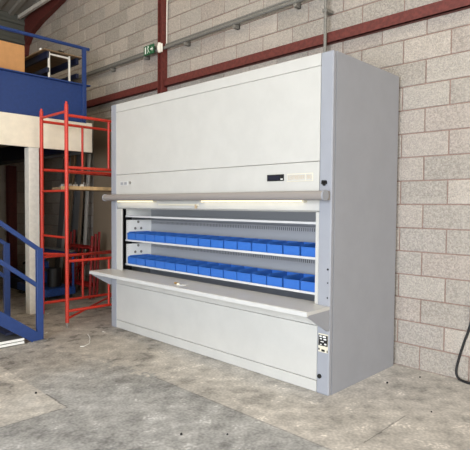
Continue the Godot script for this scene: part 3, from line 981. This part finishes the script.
func build_store() -> void:
	leaning_board("tall brown hardboard sheet against the wall beside the carousel", -5.68, -4.70, 3.02, -1.10, 0.012, M.chip, 0.01)
	leaning_board("grey panel leaning tilted behind the red scaffold", -7.0, -6.62, 2.42, -1.0, 0.03, M.board_grey, 0.04, -0.1)
	leaning_board("narrow pale strip leaning against the wall behind the scaffold", -6.62, -6.54, 2.40, -0.90, 0.03, M.board_pale, 0.06, -0.09)
	leaning_board("narrow brown plank leaning against the wall behind the scaffold", -6.38, -6.26, 2.55, -0.85, 0.04, M.old_wood, 0.06, -0.05)
	leaning_board("dark grey sheet leaning against the wall behind the scaffold", -6.24, -5.94, 2.50, -0.92, 0.03, M.board_grey, 0.06, -0.03)
	leaning_board("thin pale lath leaning beside the dark grey sheet", -5.90, -5.84, 2.45, -0.86, 0.03, M.ply, 0.06, -0.02)
	leaning_board("thin grey lath leaning beside the tall brown hardboard", -5.78, -5.72, 2.45, -0.92, 0.03, M.board_pale, 0.06, 0.0)
	# spare scaffold frames stood against the boards
	for k in 3:
		var f := thing("spare_scaffold_frame", ["old dark red scaffold frame leaning on the boards, front one", "old dark red scaffold frame leaning on the boards, middle one", "old dark red scaffold frame leaning on the boards, back one"][k], "scaffold frame", Vector3(-5.42 - 0.04 * k, 0.022, -0.66 - 0.085 * k))
		for x in [-0.42, 0.42]:
			tube_part("upright", [Vector3(x, 0, 0), Vector3(x, 1.02 + 0.03 * k, -0.05)], 0.022, M.old_red, f)
		for y in [0.2, 0.82]:
			tube_part("rail", [Vector3(-0.42, y, -0.01), Vector3(0.42, y, -0.01)], 0.018, M.old_red, f)
		tube_part("middle_bar", [Vector3(-0.12, 0.2, -0.01), Vector3(-0.12, 0.82, -0.04)], 0.015, M.old_red, f)
		tube_part("diagonal", [Vector3(-0.42, 0.2, -0.01), Vector3(0.42, 0.82, -0.04)], 0.012, M.old_red, f)
	# blue pump trolley with hoses
	var t := thing("pump_trolley", "blue trolley with a pump and black hoses behind the scaffold", "trolley", Vector3(-5.90, 0.0, -0.34))
	box_part("tray", Vector3(-0.55, 0.07, -0.26), Vector3(0.55, 0.19, 0.26), M.pump_blue, t, 0.01)
	for x in [-0.45, 0.45]:
		for z in [-0.21, 0.21]:
			tube_part("castor", [Vector3(x - 0.02, 0.04, z), Vector3(x + 0.02, 0.04, z)], 0.04, M.rubber, t, 14)
	for x in [-0.52, 0.52]:
		tube_part("upright", [Vector3(x, 0.18, -0.23), Vector3(x, 0.72, -0.23)], 0.02, M.pump_blue, t)
	box_part("top_beam", Vector3(-0.56, 0.70, -0.27), Vector3(0.56, 0.76, -0.18), M.blue, t, 0.005)
	var mo := tube_part("motor", [Vector3(-0.30, 0.36, 0.02), Vector3(0.10, 0.36, 0.02)], 0.14, M.pump_blue, t, 20)
	tube_part("end_bell", [Vector3(0.10, 0.36, 0.02), Vector3(0.17, 0.36, 0.02)], 0.10, M.blue, mo, 18)
	box_part("terminal_box", Vector3(-0.16, 0.48, -0.05), Vector3(0.02, 0.58, 0.09), M.pump_blue, mo, 0.01)
	tube_part("pump_head", [Vector3(0.32, 0.20, 0.0), Vector3(0.32, 0.50, 0.0)], 0.11, M.black, t, 18)
	for k in 3:
		var pts := []
		for i in 13:
			var a := i / 12.0
			pts.append(Vector3(0.32 - 0.75 * a, 0.46 + 0.20 * sin(a * PI) + 0.03 * k, 0.12 + 0.12 * sin(a * 5.0 + k)))
		tube_part("hose", pts, 0.018, M.rubber, t, 10)
	for k in 2:
		var pts := []
		for i in 25:
			var a := i / 24.0 * TAU * 1.5
			pts.append(Vector3(0.05 + 0.16 * cos(a), 0.20 + 0.012 * i / 3.0 + 0.05 * k, 0.2 + 0.09 * sin(a)))
		tube_part("hose", pts, 0.014, M.rubber, t, 8)
	# loose steel tubes lying over the trolley
	for k in 4:
		var y: float = 0.815 + 0.0
		var p := thing("steel_tube", "loose dull steel tube lying across the top of the blue trolley", "tube", Vector3(-6.1, 0.80, -0.30 + 0.012), "loose tubes on the blue trolley")
		p.position = Vector3(-5.93 + 0.03 * k, 0.776, -0.58 + 0.034 * (k - 1.5) + 0.015)
		tube_part("barrel", [Vector3(-0.5, 0, 0), Vector3(0.5, 0, 0)], 0.015, M.steel, p)
		tube_part("end_sleeve", [Vector3(0.44, 0, 0), Vector3(0.51, 0, 0)], 0.016, M.galv, p)
	# blue crate beside it
	var c := thing("blue_crate", "open blue crate on the floor to the far side of the blue trolley", "crate", Vector3(-6.85, 0, -0.42))
	var st := mb()
	box(st, Vector3(-0.3, 0.0, -0.2), Vector3(0.3, 0.02, 0.2))
	box(st, Vector3(-0.3, 0.02, -0.2), Vector3(0.3, 0.2, -0.185)); box(st, Vector3(-0.3, 0.02, 0.185), Vector3(0.3, 0.2, 0.2))
	box(st, Vector3(-0.3, 0.02, -0.185), Vector3(-0.285, 0.2, 0.185)); box(st, Vector3(0.285, 0.02, -0.185), Vector3(0.3, 0.2, 0.185))
	part("body", st, M.dark_blue, c)
	st = mb()
	for z in [-0.21, 0.19]: box(st, Vector3(-0.31, 0.19, z), Vector3(0.31, 0.205, z + 0.02), 0.002)
	for x in [-0.31, 0.29]: box(st, Vector3(x, 0.19, -0.19), Vector3(x + 0.02, 0.205, 0.19), 0.002)
	part("rim", st, M.dark_blue, c)

# ---------------------------------------------------------------- odds and ends
func build_small_things() -> void:
	# black cable hanging down the wall and curling over the floor
	var pts := []
	var key := [Vector3(0.86, 1.25, WZ + 0.014), Vector3(0.75, 0.80, WZ + 0.014), Vector3(0.695, 0.52, WZ + 0.014), Vector3(0.645, 0.35, WZ + 0.014), Vector3(0.605, 0.20, WZ + 0.014), Vector3(0.585, 0.09, WZ + 0.016), Vector3(0.60, 0.03, WZ + 0.025), Vector3(0.65, 0.012, WZ + 0.04), Vector3(0.78, 0.012, WZ + 0.06), Vector3(1.2, 0.012, WZ + 0.05), Vector3(2.0, 0.012, WZ + 0.1)]
	var cv := Curve3D.new()
	for i in key.size():
		var a: Vector3 = key[maxi(i - 1, 0)]
		var b: Vector3 = key[mini(i + 1, key.size() - 1)]
		var tg := (b - a) / 6.0
		cv.add_point(key[i], -tg, tg)
	cv.bake_interval = 0.03
	for p in cv.get_baked_points(): pts.append(p)
	var st := mb()
	tube(st, pts, 0.011, 10)
	var cb := part("black_cable", st, M.rubber)
	tag(cb, "thick black cable hanging down the block wall onto the floor", "cable")
	# paper tag and clip on the worktop
	var o := thing("paper_tag", "small cream paper tag lying on the worktop", "tag", Vector3(-1.65, 0.7375, 0.17))
	o.rotation.y = 0.5
	box_part("sheet", Vector3(-0.045, 0, -0.03), Vector3(0.045, 0.004, 0.03), M.white, o, 0.001)
	box_part("fold", Vector3(-0.06, 0.0, -0.012), Vector3(-0.035, 0.02, 0.02), M.plate, o, 0.002)
	var k := thing("brass_clip", "small brass clip beside the paper tag on the worktop", "clip", Vector3(-1.76, 0.7375, 0.165))
	tube_part("ring", [Vector3(0, 0.008, -0.02), Vector3(0.02, 0.008, 0.0), Vector3(0, 0.008, 0.02)], 0.007, mat(c8(190, 150, 84), 0.4, 0.4), k, 8)
	box_part("jaw", Vector3(-0.025, 0, -0.014), Vector3(0.0, 0.014, 0.014), mat(c8(190, 150, 84), 0.4, 0.4), k, 0.002)
	# litter on the floor
	for q in [[-3.51, 0.753, "white scrap of paper on the floor beside the stair foot"], [-4.50, 0.27, "white scrap of paper on the floor by the white column"], [-3.07, 0.228, "thin white splinter on the floor before the carousel"]]:
		var s := thing("paper_scrap", q[2], "scrap", Vector3(q[0], 0.0, q[1]))
		s.rotation.y = q[0] * 3.0
		box_part("sheet", Vector3(-0.022, 0, -0.008), Vector3(0.022, 0.003, 0.008), M.white, s, 0.001)
		box_part("curl", Vector3(0.016, 0.0, -0.008), Vector3(0.024, 0.008, 0.006), M.white, s, 0.001)
	var th := []
	var tk := Curve3D.new()
	for q in [[-3.10, 0.43, 0.0, 0.0], [-2.87, 0.53, 0.09, 0.06], [-2.71, 0.65, 0.04, 0.07], [-2.70, 0.74, -0.03, 0.04]]:
		tk.add_point(Vector3(q[0], 0.003, q[1]), -Vector3(q[2], 0, q[3]), Vector3(q[2], 0, q[3]))
	tk.bake_interval = 0.03
	for p in tk.get_baked_points(): th.append(p)
	var tb := tube_part("string", th, 0.004, M.white, null, 6)
	tag(tb, "short curved piece of white string on the concrete floor", "string")
	# bits of grit
	for q in [[0.19, -0.63, 0.009], [-0.10, 1.06, 0.007], [-0.32, 1.28, 0.009], [0.33, -0.98, 0.007], [-1.72, 1.66, 0.009], [0.72, -0.30, 0.006]]:
		st = mb()
		tube(st, [Vector3(0, 0, 0), Vector3(0.002, q[2] * 0.5, 0), Vector3(0.004, q[2] * 0.9, 0.002)], q[2], 7)
		var g := part("grit_lump", st, M.dark)
		g.position = Vector3(q[0], 0, q[1])
		tag(g, "tiny dark lump of grit on the concrete floor", "grit", "grit on the floor")
